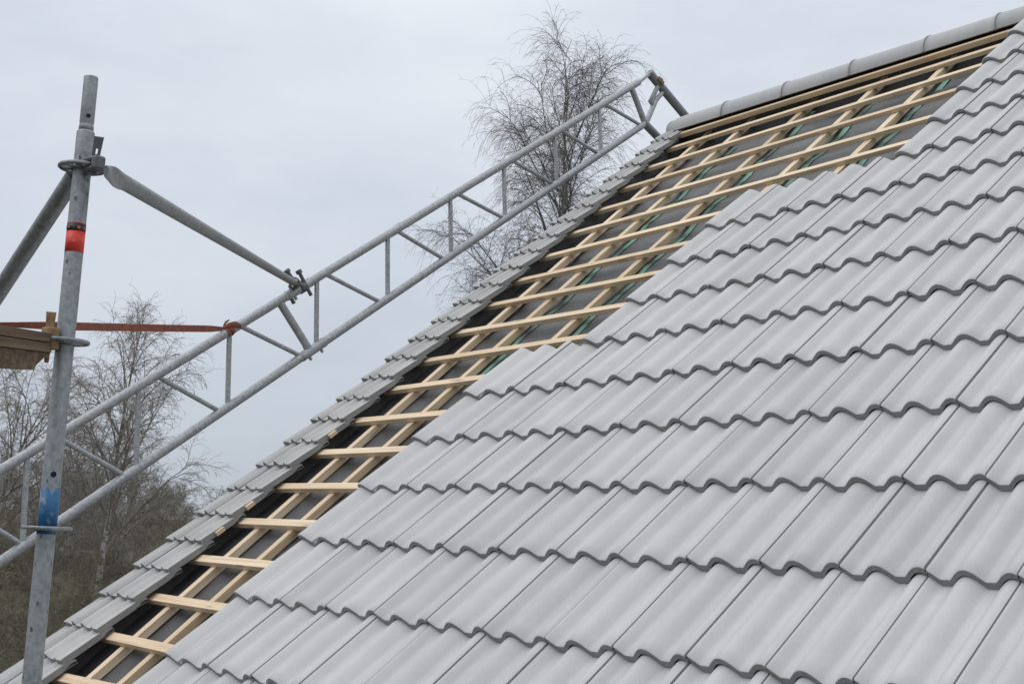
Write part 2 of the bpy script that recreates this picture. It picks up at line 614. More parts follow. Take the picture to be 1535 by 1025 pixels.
for k, (a, b) in BAT.items():
    du, dv = b[0] - a[0], b[1] - a[1]
    L = math.hypot(du, dv)
    du, dv = du / L, dv / L
    e0 = 0.14 if k < 18 else 0.0
    e1 = 0.32 if k < 19 else 0.25
    if k in (18,):
        e0 = 0.10
    a2 = (a[0] - du * e0, a[1] - dv * e0)
    b2 = (b[0] + du * e1, b[1] + dv * e1)
    bh = BH if k < 20 else 0.0175
    c = W((a2[0] + b2[0]) / 2, (a2[1] + b2[1]) / 2, (BTOP if k < 20 else -0.019) - bh)
    x = AX_U * du + AX_V * dv
    y = AX_N.cross(x)
    bo = local_box('batten', c, (x, y, AX_N), ((L + e0 + e1) / 2, BW if k < 20 else 0.020, bh), M_PINE, house)
    batten_nails.append((bo, a, b, x, c))

CBS = [((-2.335, -0.9), (-2.668, 5.50)), ((-2.03, -0.9), (-2.285, 5.55)), ((-1.60, -0.9), (-1.765, 5.58)),
       ((-1.20, 1.2), (-1.232, 5.62)), ((-0.755, 1.2), (-0.745, 5.66)), ((-0.26, 2.2), (-0.25, 5.68))]
for a, b in CBS:
    du, dv = b[0] - a[0], b[1] - a[1]
    L = math.hypot(du, dv)
    x = AX_U * (du / L) + AX_V * (dv / L)
    y = AX_N.cross(x)
    local_box('counter_batten', W((a[0] + b[0]) / 2, (a[1] + b[1]) / 2, BTOP - 2 * BH - 0.0012 - 0.020), (x, y, AX_N),
              (L / 2, 0.0225, 0.0195), M_PINE, house)
for bo, a, b, x, c in batten_nails:                   # a nail head where each batten crosses a counter batten
    mb = MB()
    for ca, cb in CBS:
        v = a[1]
        for _ in range(3):
            u = ca[0] + (cb[0] - ca[0]) * (v - ca[1]) / (cb[1] - ca[1])
            v = a[1] + (b[1] - a[1]) * (u - a[0]) / (b[0] - a[0])
        if a[0] - 0.1 < u < b[0] + 0.1 and ca[1] - 0.05 < v:
            loc = (W(u, v, 0) - c).dot(x) + random.uniform(-0.006, 0.006)
            cen = c + x * loc + AX_N.cross(x) * random.uniform(-0.008, 0.008) + AX_N * (BH if bo.name != 'batten.019' else 0.0175)
            mb.prism([cen + (x * math.cos(q * 0.785) + AX_N.cross(x) * math.sin(q * 0.785)) * 0.0032 for q in range(8)], AX_N * 0.0008)
    if mb.v:
        nl = mb.build('nail_head', M_NAIL, None, c)
        wm = nl.matrix_basis.copy()
        nl.parent = bo
        nl.matrix_parent_inverse = (Matrix.Translation(Vector(house.location)) @ bo.matrix_local).inverted()
        nl.matrix_basis = wm
UN = BTOP - 2 * BH - 0.0012 - 0.0395


def sag(u, v):
    w = math.sin(v * 9.0 + 1.7 * math.sin(u * 2.1) + 0.8 * math.sin(u * 5.3 + v)) * 0.5 + 0.5
    w2 = math.sin(v * 23.0 + 2.2 * math.sin(u * 3.7 + 1)) * 0.5 + 0.5
    amp = 0.25 + 0.75 * smooth((v - 1.5) / 2.0)
    return -0.017 * w * amp - 0.007 * w2 * amp


mb = MB()
nu, nv = 90, 190
us = [-2.80 + 6.2 * (q / nu) ** 1.0 for q in range(nu + 1)]
vs_ = [EAVE_V + (5.26 - EAVE_V) * q / nv for q in range(nv + 1)]
pts = [W(u, v + (0.10 * (u + 1.5) if v > 4.5 else 0) * (v - 4.5) / 0.76 if v > 4.5 else v, UN - 0.001 + sag(u, v)) for v in vs_ for u in us]
mb.add(pts, [(q * (nu + 1) + p, q * (nu + 1) + p + 1, (q + 1) * (nu + 1) + p + 1, (q + 1) * (nu + 1) + p)
             for q in range(nv) for p in range(nu)], 0, True)
mb.build('underlay', M_UNDER, house)

for idx, v0, v1, off in ((1, 1.95, 5.1, 0.066), (2, 1.6, 5.30, 0.064), (3, 2.6, 5.2, 0.066), (4, 3.3, 5.35, 0.066)):
    a, b = CBS[idx]
    mb = MB()
    N = 70
    vs = []
    for q in range(N + 1):
        v = v0 + (v1 - v0) * q / N
        u = a[0] + (b[0] - a[0]) * (v - a[1]) / (b[1] - a[1]) + off
        for w_ in (-0.022, -0.008, 0.008, 0.022):
            uu = u + w_
            vs.append(W(uu, v, UN + 0.003 + sag(uu, v)))
    mb.add(vs, [(q * 4 + p, q * 4 + p + 1, q * 4 + p + 5, q * 4 + p + 4) for q in range(N) for p in range(3)], 0, True)
    mb.build('seam_tape', M_TAPE, house)

# boards and walls under the covering
mb = MB()
L0, L1 = W(-2.60, EAVE_V, -0.095), W(-2.90, 5.38, -0.105)
xx = (L1 - L0).normalized()
mb.box((L0 + L1) / 2, (xx, AX_N.cross(xx), AX_N), ((L1 - L0).length / 2, 0.014, 0.052))
mb.build('upstand_board', M_BARGE, house)
mb = MB()
L0, L1 = W(-2.885, EAVE_V, -0.13), W(-2.96, 5.5, -0.13)
xx = (L1 - L0).normalized()
mb.box((L0 + L1) / 2, (xx, AX_N.cross(xx), AX_N), ((L1 - L0).length / 2, 0.014, 0.085))
mb.build('barge_board', M_BARGE, house)
mb = MB()                                            # sarking under the membrane, front and back slope
RV = 5.66
apex = W(0, RV, -0.16)
XL, XR = -2.78, 3.6
for sgn in (1,):
    mb.box((W(XL, EAVE_V, -0.165) + W(XR, 5.0, -0.165)) / 2, (AX_U, AX_V, AX_N), ((XR - XL) / 2, (5.0 - EAVE_V) / 2, 0.012))
mb.build('sarking', M_BARGE, house)
mb = MB()
mb.box((W(XL - .16, 5.0, -0.19) + W(XR, 5.62, -0.19)) / 2, (AX_U, AX_V, AX_N), ((XR - XL) / 2 + 0.08, 0.36, 0.010))
mb.build('ridge_board', M_BARGE, house)
mb = MB()
L0, L1 = W(-2.93, ridge_v(-2.93)), W(3.4, ridge_v(3.4))
xx = (L1 - L0).normalized()
yy = Vector((-xx.y, xx.x, 0)).normalized()
zz = xx.cross(yy)
mb.box((L0 + L1) / 2 - zz * 0.125, (xx, yy, zz), ((L1 - L0).length / 2, 0.022, 0.125))
mb.build('ridge_purlin', M_BARGE, house)
mb = MB()
bd = Vector((0, CP, -SP))
bn = Vector((0, SP, CP))
ap = Vector(((XL + XR) / 2, W(0, RV).y, W(0, RV).z))
mb.box(ap + bd * 3.65 - bn * 0.05, (AX_U, bd, bn), ((XR - XL) / 2 + 0.1, 3.6, 0.04))
mb.build('back_slope', M_VERGE, house)
gx0, gx1 = -2.66, 3.45
ye = W(0, EAVE_V + 0.35).y
yb = 2 * ap.y - ye


def under_z(y, n=-0.24):
    return (y + n * SP) / CP * SP + n * CP


ze, za = under_z(ye), under_z(ap.y)
for x0 in (gx0, gx1 - 0.25):
    mb = MB()
    mb.prism([(x0, ye, GROUND_Z), (x0, yb, GROUND_Z), (x0, yb, ze), (x0, ap.y, za), (x0, ye, ze)], Vector((0.25, 0, 0)))
    mb.build('gable_wall', M_WALL, house)
for y0 in (ye, yb - 0.25):
    mb = MB()
    mb.box(((gx0 + gx1) / 2, y0 + 0.125, (GROUND_Z + ze) / 2), (Vector((1, 0, 0)), Vector((0, 1, 0)), Vector((0, 0, 1))),
           ((gx1 - gx0) / 2 - 0.252, 0.12, (ze - GROUND_Z) / 2))
    mb.build('eaves_wall', M_WALL, house)

# ------------------------------------------------------------------ ridge tiles
RS = [(-3.00, -2.470), (-2.494, -1.955), (-1.976, -1.425), (-1.446, -0.888), (-0.909, -0.418), (-0.438, 0.07), (0.05, 0.56)]


def ridge_tile(u0, u1, cap):
    mb = MB()
    nphi, nx = 18, 7

    def ring(u, rad, th=0.0):
        v = ridge_v(u)
        p = W(u, v, 0.0)
        c = Vector((u, p.y, p.z - 0.078))
        out = []
        for q in range(nphi + 1):
            ph = math.radians(-8) + math.radians(196) * q / nphi
            out.append(c + Vector((0, -math.cos(ph) * (rad - th) * 1.0, math.sin(ph) * (rad - th) * 0.96)))
        return out
    prof = []
    for q in range(nx + 1):
        f = q / nx
        u = u0 + (u1 - u0) * f
        prof.append((u, 0.128 - 0.0045 * f))
    prof[0:1] = [(u0, 0.134), (u0 + 0.013, 0.134), (u0 + 0.0145, 0.1225), (u0 + 0.023, 0.1225), (u0 + 0.0245, 0.1295)]
    jn = 3
    rings = [ring(u, r) for u, r in prof]
    if cap:
        rings = [ring(u0 - 0.0, 0.004), ring(u0 + 0.004, 0.06), ring(u0 + 0.03, 0.108), ring(u0 + 0.07, 0.125)] + rings[6:]
    m = nphi + 1
    if cap:
        jn = -1
    flat = [p for r in rings for p in r]
    mb.add(flat, [(a * m + b, (a + 1) * m + b, (a + 1) * m + b + 1, a * m + b + 1) for a in range(len(rings) - 1) for b in range(nphi)], 0, True)
    if jn > 0:  # shadow line of the rim groove painted with the darker edge colour
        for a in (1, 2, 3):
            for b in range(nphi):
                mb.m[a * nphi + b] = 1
    inner = [ring(u, r, 0.018) for u, r in prof]
    fl = [p for r in inner for p in r]
    mb.add(fl, [(a * m + b + 1, (a + 1) * m + b + 1, (a + 1) * m + b, a * m + b) for a in range(len(inner) - 1) for b in range(nphi)], 0, True)
    for A, B in ((rings[0] if not cap else None, inner[0]), (rings[-1], inner[-1])):
        if A:
            mb.add(A + B, [(b, b + 1, m + b + 1, m + b) for b in range(nphi)], 0, False)
    for e in (0, nphi):
        A = [r[e] for r in rings[-len(inner) + 1:]]
        B = [r[e] for r in inner[1:]]
        mm = len(A)
        mb.add(A + B, [(b, b + 1, mm + b + 1, mm + b) for b in range(mm - 1)], 0, False)
    return mb


for q, (u0, u1) in enumerate(RS):
    mb = ridge_tile(u0, u1, q == 0)
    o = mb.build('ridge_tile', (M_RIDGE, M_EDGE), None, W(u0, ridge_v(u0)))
    if q == 0:
        lab = 'grey half-round ridge tile with a closed sloping end at the gable'
    else:
        lab = 'grey half-round ridge tile, %s from the gable end' % ORD[q + 1]
    tag(o, lab, 'ridge tile', 'half-round ridge tiles along the ridge')

# ------------------------------------------------------------------ verge tiles


def verge_l(v):
    return -2.925 - 0.023 * v


def verge_r(v):
    return -2.535 - 0.058 * v


def verge_h(s):
    h = 0.0
    for c, w_, a in ((0.30, 0.06, 0.026), (0.60, 0.07, 0.026)):
        d = abs(s - c)
        h += a * (1 - smooth((d - 0.01) / w_))
    if s < 0.24:
        h += 0.010 * (1 - smooth((s - 0.10) / 0.14))
    h += 0.016 * (1 - smooth((abs(s - 0.84) - 0.004) / 0.03))
    if s > 0.9:
        h += 0.002
    return h


VP = 0.2185
rows = [-0.707 + VP * q for q in range(28)]
for q, v0 in enumerate(rows):
    n_from_top = len(rows) - q
    for part, (s0, s1) in enumerate(((0.0, 0.355), (0.362, 1.0))):
        rnd = random.Random(900 + q * 3 + part)
        mb = MB()
        n = 14 if part == 0 else 24
        ss = [s0 + (s1 - s0) * a / n for a in range(n + 1)]
        ts = [0.0, 0.03, 0.3, 0.6, 0.9, 1.0, 1.12, 1.22, 1.27]
        dn, dt, dr = rnd.uniform(-.002, .002), rnd.uniform(-.012, .012), rnd.uniform(-.01, .01)
        if part == 1:
            dt += 0.012

        def pt(s, t, dh):
            v = v0 + (t + dt + dr * s) * VP
            L, R = verge_l(v), verge_r(v)
            hd = 0.0
            if part == 1 and t > 1.1:
                hd = -0.010 * ((t - 1.1) / 0.17) ** 2
            return W(L + (R - L) * s + rnd.uniform(-1, 1) * 0.0008, v, verge_h(s) + 0.004 + dn - 0.026 * t + dh + hd)
        k = len(ss)
        top = [pt(s, t, -0.003 if a == 0 else 0) for a, t in enumerate(ts) for s in ss]
        mb.add(top, [(a * k + b, a * k + b + 1, (a + 1) * k + b + 1, (a + 1) * k + b) for a in range(len(ts) - 1) for b in range(k - 1)], 0, True)
        th = 0.020
        lo = [pt(s, 0.0, -th) for s in ss]
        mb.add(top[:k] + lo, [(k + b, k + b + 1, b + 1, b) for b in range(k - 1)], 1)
        bot = [pt(s, t, -th) for t in (0.0, 1.27) for s in ss]
        mb.add(bot, [(k + b, k + b + 1, b + 1, b) for b in range(k - 1)])
        mb.add(top[-k:] + bot[k:], [(b, b + 1, k + b + 1, k + b) for b in range(k - 1)])
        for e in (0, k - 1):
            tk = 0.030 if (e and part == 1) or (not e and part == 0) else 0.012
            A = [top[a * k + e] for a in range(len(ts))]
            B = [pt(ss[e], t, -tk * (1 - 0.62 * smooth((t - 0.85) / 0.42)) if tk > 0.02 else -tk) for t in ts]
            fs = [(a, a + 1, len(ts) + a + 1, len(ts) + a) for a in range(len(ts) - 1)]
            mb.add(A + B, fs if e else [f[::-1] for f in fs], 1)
            if tk > 0.02:                             # the downturned flange has real thickness
                si = ss[e] + (-0.05 if e else 0.05)
                C = [pt(si, t, -tk * (1 - 0.62 * smooth((t - 0.85) / 0.42))) for t in ts]
                mb.add(B + C, fs if e else [f[::-1] for f in fs])
                mb.add([A[0], B[0], C[0], pt(si, 0, -th)], [(0, 1, 2, 3)])
                mb.add([A[-1], B[-1], C[-1], pt(si, 1.27, -th)], [(0, 1, 2, 3)])
        smp = [W(verge_l(v0) + (verge_r(v0) - verge_l(v0)) * a, v0 + b * VP) for a in (s0, s1) for b in (0, .5, 1)]
        if not in_frame(smp):
            continue
        o = mb.build('verge_tile', (M_VERGE, M_EDGE), None, W(verge_l(v0) + (verge_r(v0) - verge_l(v0)) * s0, v0))
        lab = 'weathered grey verge tile, %s of its pair, %s row below the ridge' % ('outer narrow one' if part == 0 else 'inner wide one', ORD[n_from_top])
        tag(o, lab, 'verge tile', 'verge tiles along the gable edge')

# batten offcuts peeping out from under the verge tiles
for v in (0.50, 0.715, 1.36):
    c = W(verge_r(v) + 0.010, v, -0.022)
    x = (AX_V + AX_U * 0.10).normalized()
    local_box('batten_offcut', c, (x, AX_N.cross(x), AX_N), (0.026, 0.011, 0.011), M_PINE, house)

# ------------------------------------------------------------------ lattice beams along the gable
D_CAM = np.array([(2560 - CX) / F, (-850 - CY) / F, 1.0])
S_CAM = np.array([(610 - CX) / F, (-10700 - CY) / F, 1.0])
d_r, s_r = RM.T @ D_CAM, RM.T @ S_CAM
PN = W(*np.cross(d_r, s_r)).normalized()
rr = ray(0, 842)
P0 = CAM_W + rr * ((-3.05 - CAM_W.x) / rr.x)


def tp(x, y, off=0.0):
    r = ray(x, y)
    k = (P0 - CAM_W).dot(PN) / r.dot(PN)
    return CAM_W + r * k + PN * off


RC, RSTR = 0.0258, 0.0128
if (CAM_W - P0).dot(PN) < 0:
    PN = -PN


def beam(label, top, bot, struts, diags, braces, extra=None):
    root = thing('lattice_beam', tp(*bot[0]), label, 'lattice beam', 'aluminium lattice beams along the gable')
    for nm, c in (('top_chord', top), ('bottom_chord', bot)):
        mb = MB()
        mb.tube([tp(*c[0]), tp(*c[1])], RC, 20)
        mb.build(nm, M_ALU, root)
    for (a, b) in struts:
        mb = MB()
        p, q = tp(*a), tp(*b)
        x = (q - p).normalized()
        y = PN.cross(x)
        mb.box((p + q) / 2, (x, y, PN), ((q - p).length / 2 - RC * 0.75, RSTR, RSTR * 0.8))
        mb.build('strut', M_ALU, root, None, 0.004)
    for (a, b) in diags:
        mb = MB()
        p, q = tp(*a), tp(*b)
        x = (q - p).normalized()
        mb.tube([p + x * RC * .6, q - x * RC * .6], RSTR * 1.05, 14)
        mb.build('diagonal', M_ALU, root)
    for (a, b) in braces:
        mb = MB()
        p, q = tp(*a), tp(*b)
        mb.tube([p, q], RC * 0.90, 16)
        mb.build('end_brace', M_ALU, root)
    return root


TY = lambda x: 705 + (125 - 705) / 955 * x
BY = lambda x: 842 + (187 - 842) / 965 * x


def T_(x):
    return (x, TY(x))


def B_(x):
    return (x, BY(x))


b1 = beam('dull aluminium lattice beam with the red strap round it, its foot passing behind the post',
          (T_(-260), T_(434)), (B_(-260), B_(452)),
          [(T_(41), B_(34)), (T_(208), B_(204)), (T_(344), B_(341)), (T_(-135), B_(-147))],
          [(T_(84), B_(189)), (T_(234), B_(331)), (T_(358), B_(453)), (T_(-75), B_(36)), (T_(-240), B_(-140))],
          [(T_(418), B_(465))])
b2 = beam('dull aluminium lattice beam rising to the ridge in front of the big birch',
          (T_(437), T_(957)), (B_(455), B_(969)),
          [(T_(475), B_(474)), (T_(581), B_(581)), (T_(675), B_(676)), (T_(755), B_(757)), (T_(832), B_(835)), (T_(898), B_(901))],
          [(T_(486), B_(572)), (T_(593), B_(667)), (T_(684), B_(757)), (T_(766), B_(832)), (T_(840), B_(899)), (T_(905), B_(962))],
          [(T_(946), B_(967))])
mb = MB()                                             # splice sleeves with bolts
for c, a, b in ((T_, 430, 466), (B_, 452, 486)):
    mb.tube([tp(*c(a)), tp(*c(b))], RC + 0.0035, 20)
    for x in (a + 9, b - 8):
        p = tp(*c(x))
        y = PN.cross((tp(*c(b)) - tp(*c(a))).normalized())
        mb.tube([p - y * 0.048, p + y * 0.048], 0.009, 8)
mb.build('splice_sleeve', M_ALU, b2)
mb = MB()                                             # flattened spigot at the upper end
p, q = tp(955, 126), tp(977, 108)
x = (q - p).normalized()
mb.box((p + q) / 2, (x, PN.cross(x), PN), ((q - p).length / 2, 0.009, 0.02))
mb.build('spigot_plate', M_ALU, b2)
mb = MB()
mb.tube([tp(968, 186), tp(983, 150), tp(996, 136)], [0.021, 0.022, 0.016], 14)
mb.tube([tp(991, 119), tp(975, 153), tp(980, 160)], [0.019, 0.020, 0.018], 14)
mb.build('hook_bracket', M_ALU, b2)
# the beam that goes down the far slope
b3 = thing('lattice_beam', tp(975, 111), 'dark end of a lattice beam dropping behind the ridge on the far slope', 'lattice beam',
           'aluminium lattice beams along the gable')
mb = MB()
p, q = tp(973, 109), tp(1033, 181)
mb.tube([p, p + (q - p) * 4.0], 0.034, 20)
mb.build('top_chord', M_DSTEEL, b3)
mb = MB()
p2, q2 = tp(965, 184), tp(994, 214)
mb.tube([p2, p2 + (q2 - p2) * 6.5], 0.031, 20)
mb.build('bottom_chord', M_DSTEEL, b3)
mb = MB()
for f in (0.28, 0.5):
    a = p + (q - p) * 4.0 * f
    b = p2 + (q2 - p2) * 6.5 * f
    mb.tube([a, b], 0.02, 12)
mb.build('strut', M_DSTEEL, b3)
mb = MB()
a = p + (q - p) * 0.20 + PN * 0.03
x = (q - p).normalized()
mb.box(a, (x, PN.cross(x), PN), (0.034, 0.018, 0.014))
o = mb.build('wood_block', M_TANWOOD, None, a)
tag(o, 'small tan wood block lashed to the dark tube above the ridge end', 'wood block')

# ------------------------------------------------------------------ scaffold post
PD = 3.30
pb = at(47, 1025, PD)
ptop = at(131, 195, PD)
UPV = Vector((0, 0, 1))
base = Vector((at(92, 570, PD).x, at(92, 570, PD).y, GROUND_Z))


def on_post(y):
    """point of the plumb post's axis that is seen at picture height y"""
    lo, hi = GROUND_Z, 6.0
    for _ in range(50):
        m = (lo + hi) / 2
        if px(Vector((base.x, base.y, m)))[1] > y:
            lo = m
        else:
            hi = m
    return Vector((base.x, base.y, (lo + hi) / 2))


PR = 0.0236
post = thing('scaffold_post', base, 'upright galvanised scaffold post with red sticker and worn blue band', 'scaffold post')
mb = MB()
mb.tube([base, on_post(200), on_post(198), on_post(197)], [PR, PR, PR * .96, PR * .86], 32)
mb.build('tube', M_STEEL, post)
mb = MB()
z0, z1 = on_post(198), on_post(116)
hz = (z1 - z0).length
mb.lathe(z0, UPV, [(PR * 0.62, 0), (PR * .82, 0), (PR * .82, hz * .10), (PR * .77, hz * .115), (PR * .77, hz * .145), (PR * .80, hz * .16),
                   (PR * .80, hz * .985), (PR * .77, hz), (PR * .62, hz)], 32)
sp_ = mb.build('spigot', M_STEEL, post)
toc = (CAM_W - on_post(500))
toc.z = 0
toc.normalize()
side = UPV.cross(toc)


def disc(mb, c, nrm, r, t=0.0006, n=20):
    a = nrm.orthogonal().normalized()
    b = nrm.cross(a)
    mb.prism([c + (a * math.cos(2 * math.pi * q / n) + b * math.sin(2 * math.pi * q / n)) * r for q in range(n)], nrm * t)


mb = MB()
dirh = (toc * 0.95 + side * 0.12).normalized()
disc(mb, z0 + UPV * hz * .26 + dirh * PR * .792, dirh, 0.0058, 0.0012)
mb.build('bolt_hole', M_HOLE, sp_, None).location = (0, 0, 0)
mb = MB()
h1 = (toc * 0.98 + side * 0.15).normalized()
disc(mb, on_post(711) + h1 * (PR * .992), h1, 0.0075, 0.0006)
mb.build('bolt_hole', M_HOLE, post)


def rosette(y, parent):
    c = on_post(y)
    mb = MB()
    ri, ro, t = PR + 0.0005, 0.0625, 0.0045
    mb.lathe(c, UPV, [(ro - 0.009, -t), (ro - .002, -t), (ro, -t + .002), (ro, t - .002), (ro - .002, t), (ro - 0.009, t)], 48)
    mb.lathe(c, UPV, [(ri, -t - .002), (ri + .006, -t - .002), (ri + .007, t), (ri, t)], 36)
    for q in range(8):                                # spokes between the holes
        g0 = 2 * math.pi * q / 8 + 0.2
        w_ = 0.09 if q % 2 == 0 else 0.16
        vs = []
        for z in (-t, t):
            for rr_ in (ri + .003, ro - .005):
                for s_ in (-1, 1):
                    g = g0 + s_ * w_ * (1.0 if rr_ > 0.05 else 1.35)
                    vs.append(c + Vector((math.cos(g) * rr_, math.sin(g) * rr_, z)))
        mb.add(vs, [(0, 1, 3, 2), (4, 6, 7, 5), (0, 4, 5, 1), (2, 3, 7, 6), (0, 2, 6, 4), (1, 5, 7, 3)])
    return mb.build('rosette', M_STEEL, parent)


for y in (252, 512, 791):
    rosette(y, post)


def sleeve(ya, yb, r, name, mat):
    mb = MB()
    a, b = on_post(ya), on_post(yb)
    h = (b - a).length
    mb.lathe(a, UPV, [(PR - .001, 0), (PR + r, 0), (PR + r, h), (PR - .001, h)], 40)
    return mb.build(name, mat, post)


red = sleeve(379, 348, 0.0006, 'red_sticker', M_RED)
blk = sleeve(348.3, 337, 0.0007, 'black_sticker', M_BLACK)
sleeve(336.9, 335.8, 0.0006, 'red_stripe', M_RED)
blue = sleeve(800, 731, 0.0007, 'blue_band', M_BLUE)
# print on the stickers: dots on the black strip, a faint letter on the red
mb = MB()
zc = on_post(343)
for ang, kind in ((-0.85, 'sq'), (-0.30, 'col'), (0.25, 'dot'), (0.92, 'sq'), (-1.5, 'dot'), (1.5, 'col')):
    dr = (toc * math.cos(ang) + side * math.sin(ang)).normalized()
    c = zc + dr * (PR + 0.0009)
    if kind == 'dot':
        disc(mb, c, dr, 0.0042, 0.0003)
    elif kind == 'sq':
        disc(mb, c, dr, 0.0036, 0.0003, 4)
    else:
        for dz in (-0.0028, 0.0028):
            disc(mb, c + UPV * dz, dr, 0.0012, 0.0003, 10)
mk = mb.build('printed_marks', M_ORANGE, blk, None)
mk.location = Vector((0, 0, 0))


def lettering(txt, size, c, dr, parent, mat, name):
    cu = bpy.data.curves.new('t', 'FONT')
    cu.body = txt
    cu.size = size
    cu.extrude = 0.0002
    cu.align_x = 'CENTER'
    cu.align_y = 'CENTER'
    tmp = bpy.data.objects.new('t', cu)
    COL.objects.link(tmp)
    bpy.context.view_layer.update()
    me = bpy.data.meshes.new_from_object(tmp)
    bpy.data.objects.remove(tmp)
    me.name = name
    me.materials.clear()
    me.materials.append(mat)
    xx_ = UPV.cross(dr).normalized()
    m = Matrix((xx_, UPV, dr)).transposed().to_4x4()
    o = link(bpy.data.objects.new(name, me))
    o.parent = parent
    m.translation = c - Vector(post.location)
    o.matrix_local = m
    return o


dr = (toc * math.cos(-0.12) + side * math.sin(-0.12)).normalized()
lettering('D', 0.0105, on_post(363) + dr * (PR + 0.0008), dr, red, M_PALE, 'letter')
dr = (toc * math.cos(-0.55) + side * math.sin(-0.55)).normalized()
lettering('+', 0.008, on_post(363.5) + dr * (PR + 0.0006), dr, red, M_PALE, 'letter')

# ------------------------------------------------------------------ braces
V3 = Vector


def wedge_plate(mb, c, up, wid, thick, h0, h1, w0, w1):
    """tapered plate with a slot, standing along up"""
    o = [c + wid * (-w0) + up * h0, c + wid * w0 + up * h0, c + wid * w1 + up * h1, c - wid * w1 + up * h1]
    zt = h0 + (h1 - h0) * 0.70
    zb = h0 + (h1 - h0) * 0.55
    hw = min(w0, w1) * 0.34
    i = [c + wid * (-hw) + up * zb, c + wid * hw + up * zb, c + wid * hw + up * zt, c - wid * hw + up * zt]
    vs = [p - thick for p in o + i] + [p + thick for p in o + i]
    fs = []
    for k in range(4):
        a, b = k, (k + 1) % 4
        fs += [(a + 4, b + 4, b, a), (8 + a, 8 + b, 12 + b, 12 + a), (a, b, 8 + b, 8 + a), (4 + b, 4 + a, 12 + a, 12 + b)]
    mb.add(vs, fs)


def head_on_rosette(parent, y, az, mat, name='wedge_head'):
    """cast jaw that grips the rosette at direction az (unit, horizontal)"""
    c = on_post(y)
    tn = UPV.cross(az)
    mb = MB()
    for z in (0.0105, -0.0165):
        mb.box(c + az * 0.049 + UPV * (z + 0.003), (az, tn, UPV), (0.023, 0.017, 0.0068))
    mb.box(c + az * 0.078, (az, tn, UPV), (0.012, 0.0165, 0.020))
    o = mb.build(name, mat, parent, None, 0.007)
    return o


PB_END = tp(443, 425)
brace = thing('scaffold_brace', on_post(252), 'grey scaffold tube with flattened end, running from the post top to the lattice beam', 'scaffold tube')
az = V3((PB_END.x - base.x, PB_END.y - base.y, 0)).normalized()
az = (az * 0.8 + side * 0.6).normalized()
c0 = on_post(252)
st = at(170, 264, PD - 0.02)
head_on_rosette(brace, 252, (st - c0 - UPV * (st - c0).z).normalized(), M_CAST)
azs = (st - c0 - UPV * (st - c0).z).normalized()
mb = MB()
wedge_plate(mb, c0 + azs * 0.060, (UPV + azs * 0.14).normalized(), side, toc * 0.003, -0.030, 0.074, 0.0075, 0.0125)
mb.build('wedge', M_CAST, brace)
mb = MB()
ln = (PB_END - st)
x = ln.normalized()
yv = UPV.cross(x).normalized()
zv = x.cross(yv)
# flattened end: flat ellipse sections opening to the round tube
secs = [(-0.075, .016, .006, .006), (-0.045, .020, .006, .006), (-0.02, .023, .002, .009), (0.015, .0265, -.006, .013), (0.05, .0265, -.006, .017),
        (0.085, .0245, .004, .0205), (0.115, .0215, .0195, .0215), (0.13, .0212, .0212, .0212), (ln.length - 0.02, .0212, .0212, .0212)]
n = 28
fs_ = 1.0 if yv.dot(toc) > 0 else -1.0
vs = []
for d, a, bf_, bk in secs:
    for q in range(n):
        g = 2 * math.pi * q / n
        sn_ = math.sin(g)
        b_ = bf_ if sn_ * fs_ > 0 else bk
        w_ = sn_ * b_ if bf_ > 0 or sn_ * fs_ <= 0 else fs_ * bf_ * (1 - abs(math.cos(g)) ** 1.5)
        vs.append(st + x * d + zv * (a * math.cos(g)) + yv * w_)
mb.add(vs, [(k * n + q, k * n + (q + 1) % n, (k + 1) * n + (q + 1) % n, (k + 1) * n + q) for k in range(len(secs) - 1) for q in range(n)], 0, True)
mb.add(vs[:n], [tuple(range(n))[::-1]])
mb.add(vs[-n:], [tuple(range(n))])
mb.build('tube', M_DSTEEL, brace)

coup = thing('tube_coupler', PB_END, 'dark cast coupler clamping the long brace to the lattice beam', 'coupler')
mb = MB()
cx_ = (tp(*T_(500)) - tp(*T_(400))).normalized()
pc = tp(*T_(452))
mb.lathe(pc - cx_ * 0.022, cx_, [(RC + .001, 0), (RC + .010, 0), (RC + .010, 0.044), (RC + .001, 0.044)], 24)
mb.build('collar', M_CAST, coup)
mb = MB()
e = PB_END - x * 0.05
mb.lathe(e - x * 0.022, x, [(PR + .001, 0), (PR + .010, 0), (PR + .010, 0.044), (PR + .001, 0.044)], 24)
mb.build('collar', M_CAST, coup)
mb = MB()
yb_ = PN.cross(cx_)
if yb_.z < 0:
    yb_ = -yb_
mb.tube([pc + PN * .02 - yb_ * 0.07 + cx_ * .02, pc + PN * .02 + yb_ * 0.10 + cx_ * .02], 0.011, 10)
mb.tube([pc + PN * .02 + yb_ * 0.078 + cx_ * .02, pc + PN * .02 + yb_ * 0.10 + cx_ * .02], 0.019, 6)
mb.tube([e + PN * .03 - yb_ * 0.02 - cx_ * 0.01, e + PN * .03 + yb_ * 0.095 - cx_ * 0.03], 0.011, 10)
mb.tube([e + PN * .03 + yb_ * 0.075 - cx_ * 0.026, e + PN * .03 + yb_ * 0.095 - cx_ * 0.03], 0.019, 6)
mb.tube([pc - yb_ * 0.06 - cx_ * 0.10, pc - yb_ * 0.03 - cx_ * 0.10], 0.012, 8)
mb.build('bolt', M_CAST, coup)

br2 = thing('scaffold_brace', on_post(262), 'dark scaffold tube slanting down to the left from behind the post top', 'scaffold tube')
a = at(113, 262, PD + 0.10)
b = at(-60, 527, PD + 0.55)
mb = MB()
mb.tube([a, a + (b - a) * 6], PR, 24)
mb.build('tube', M_DSTEEL, br2)

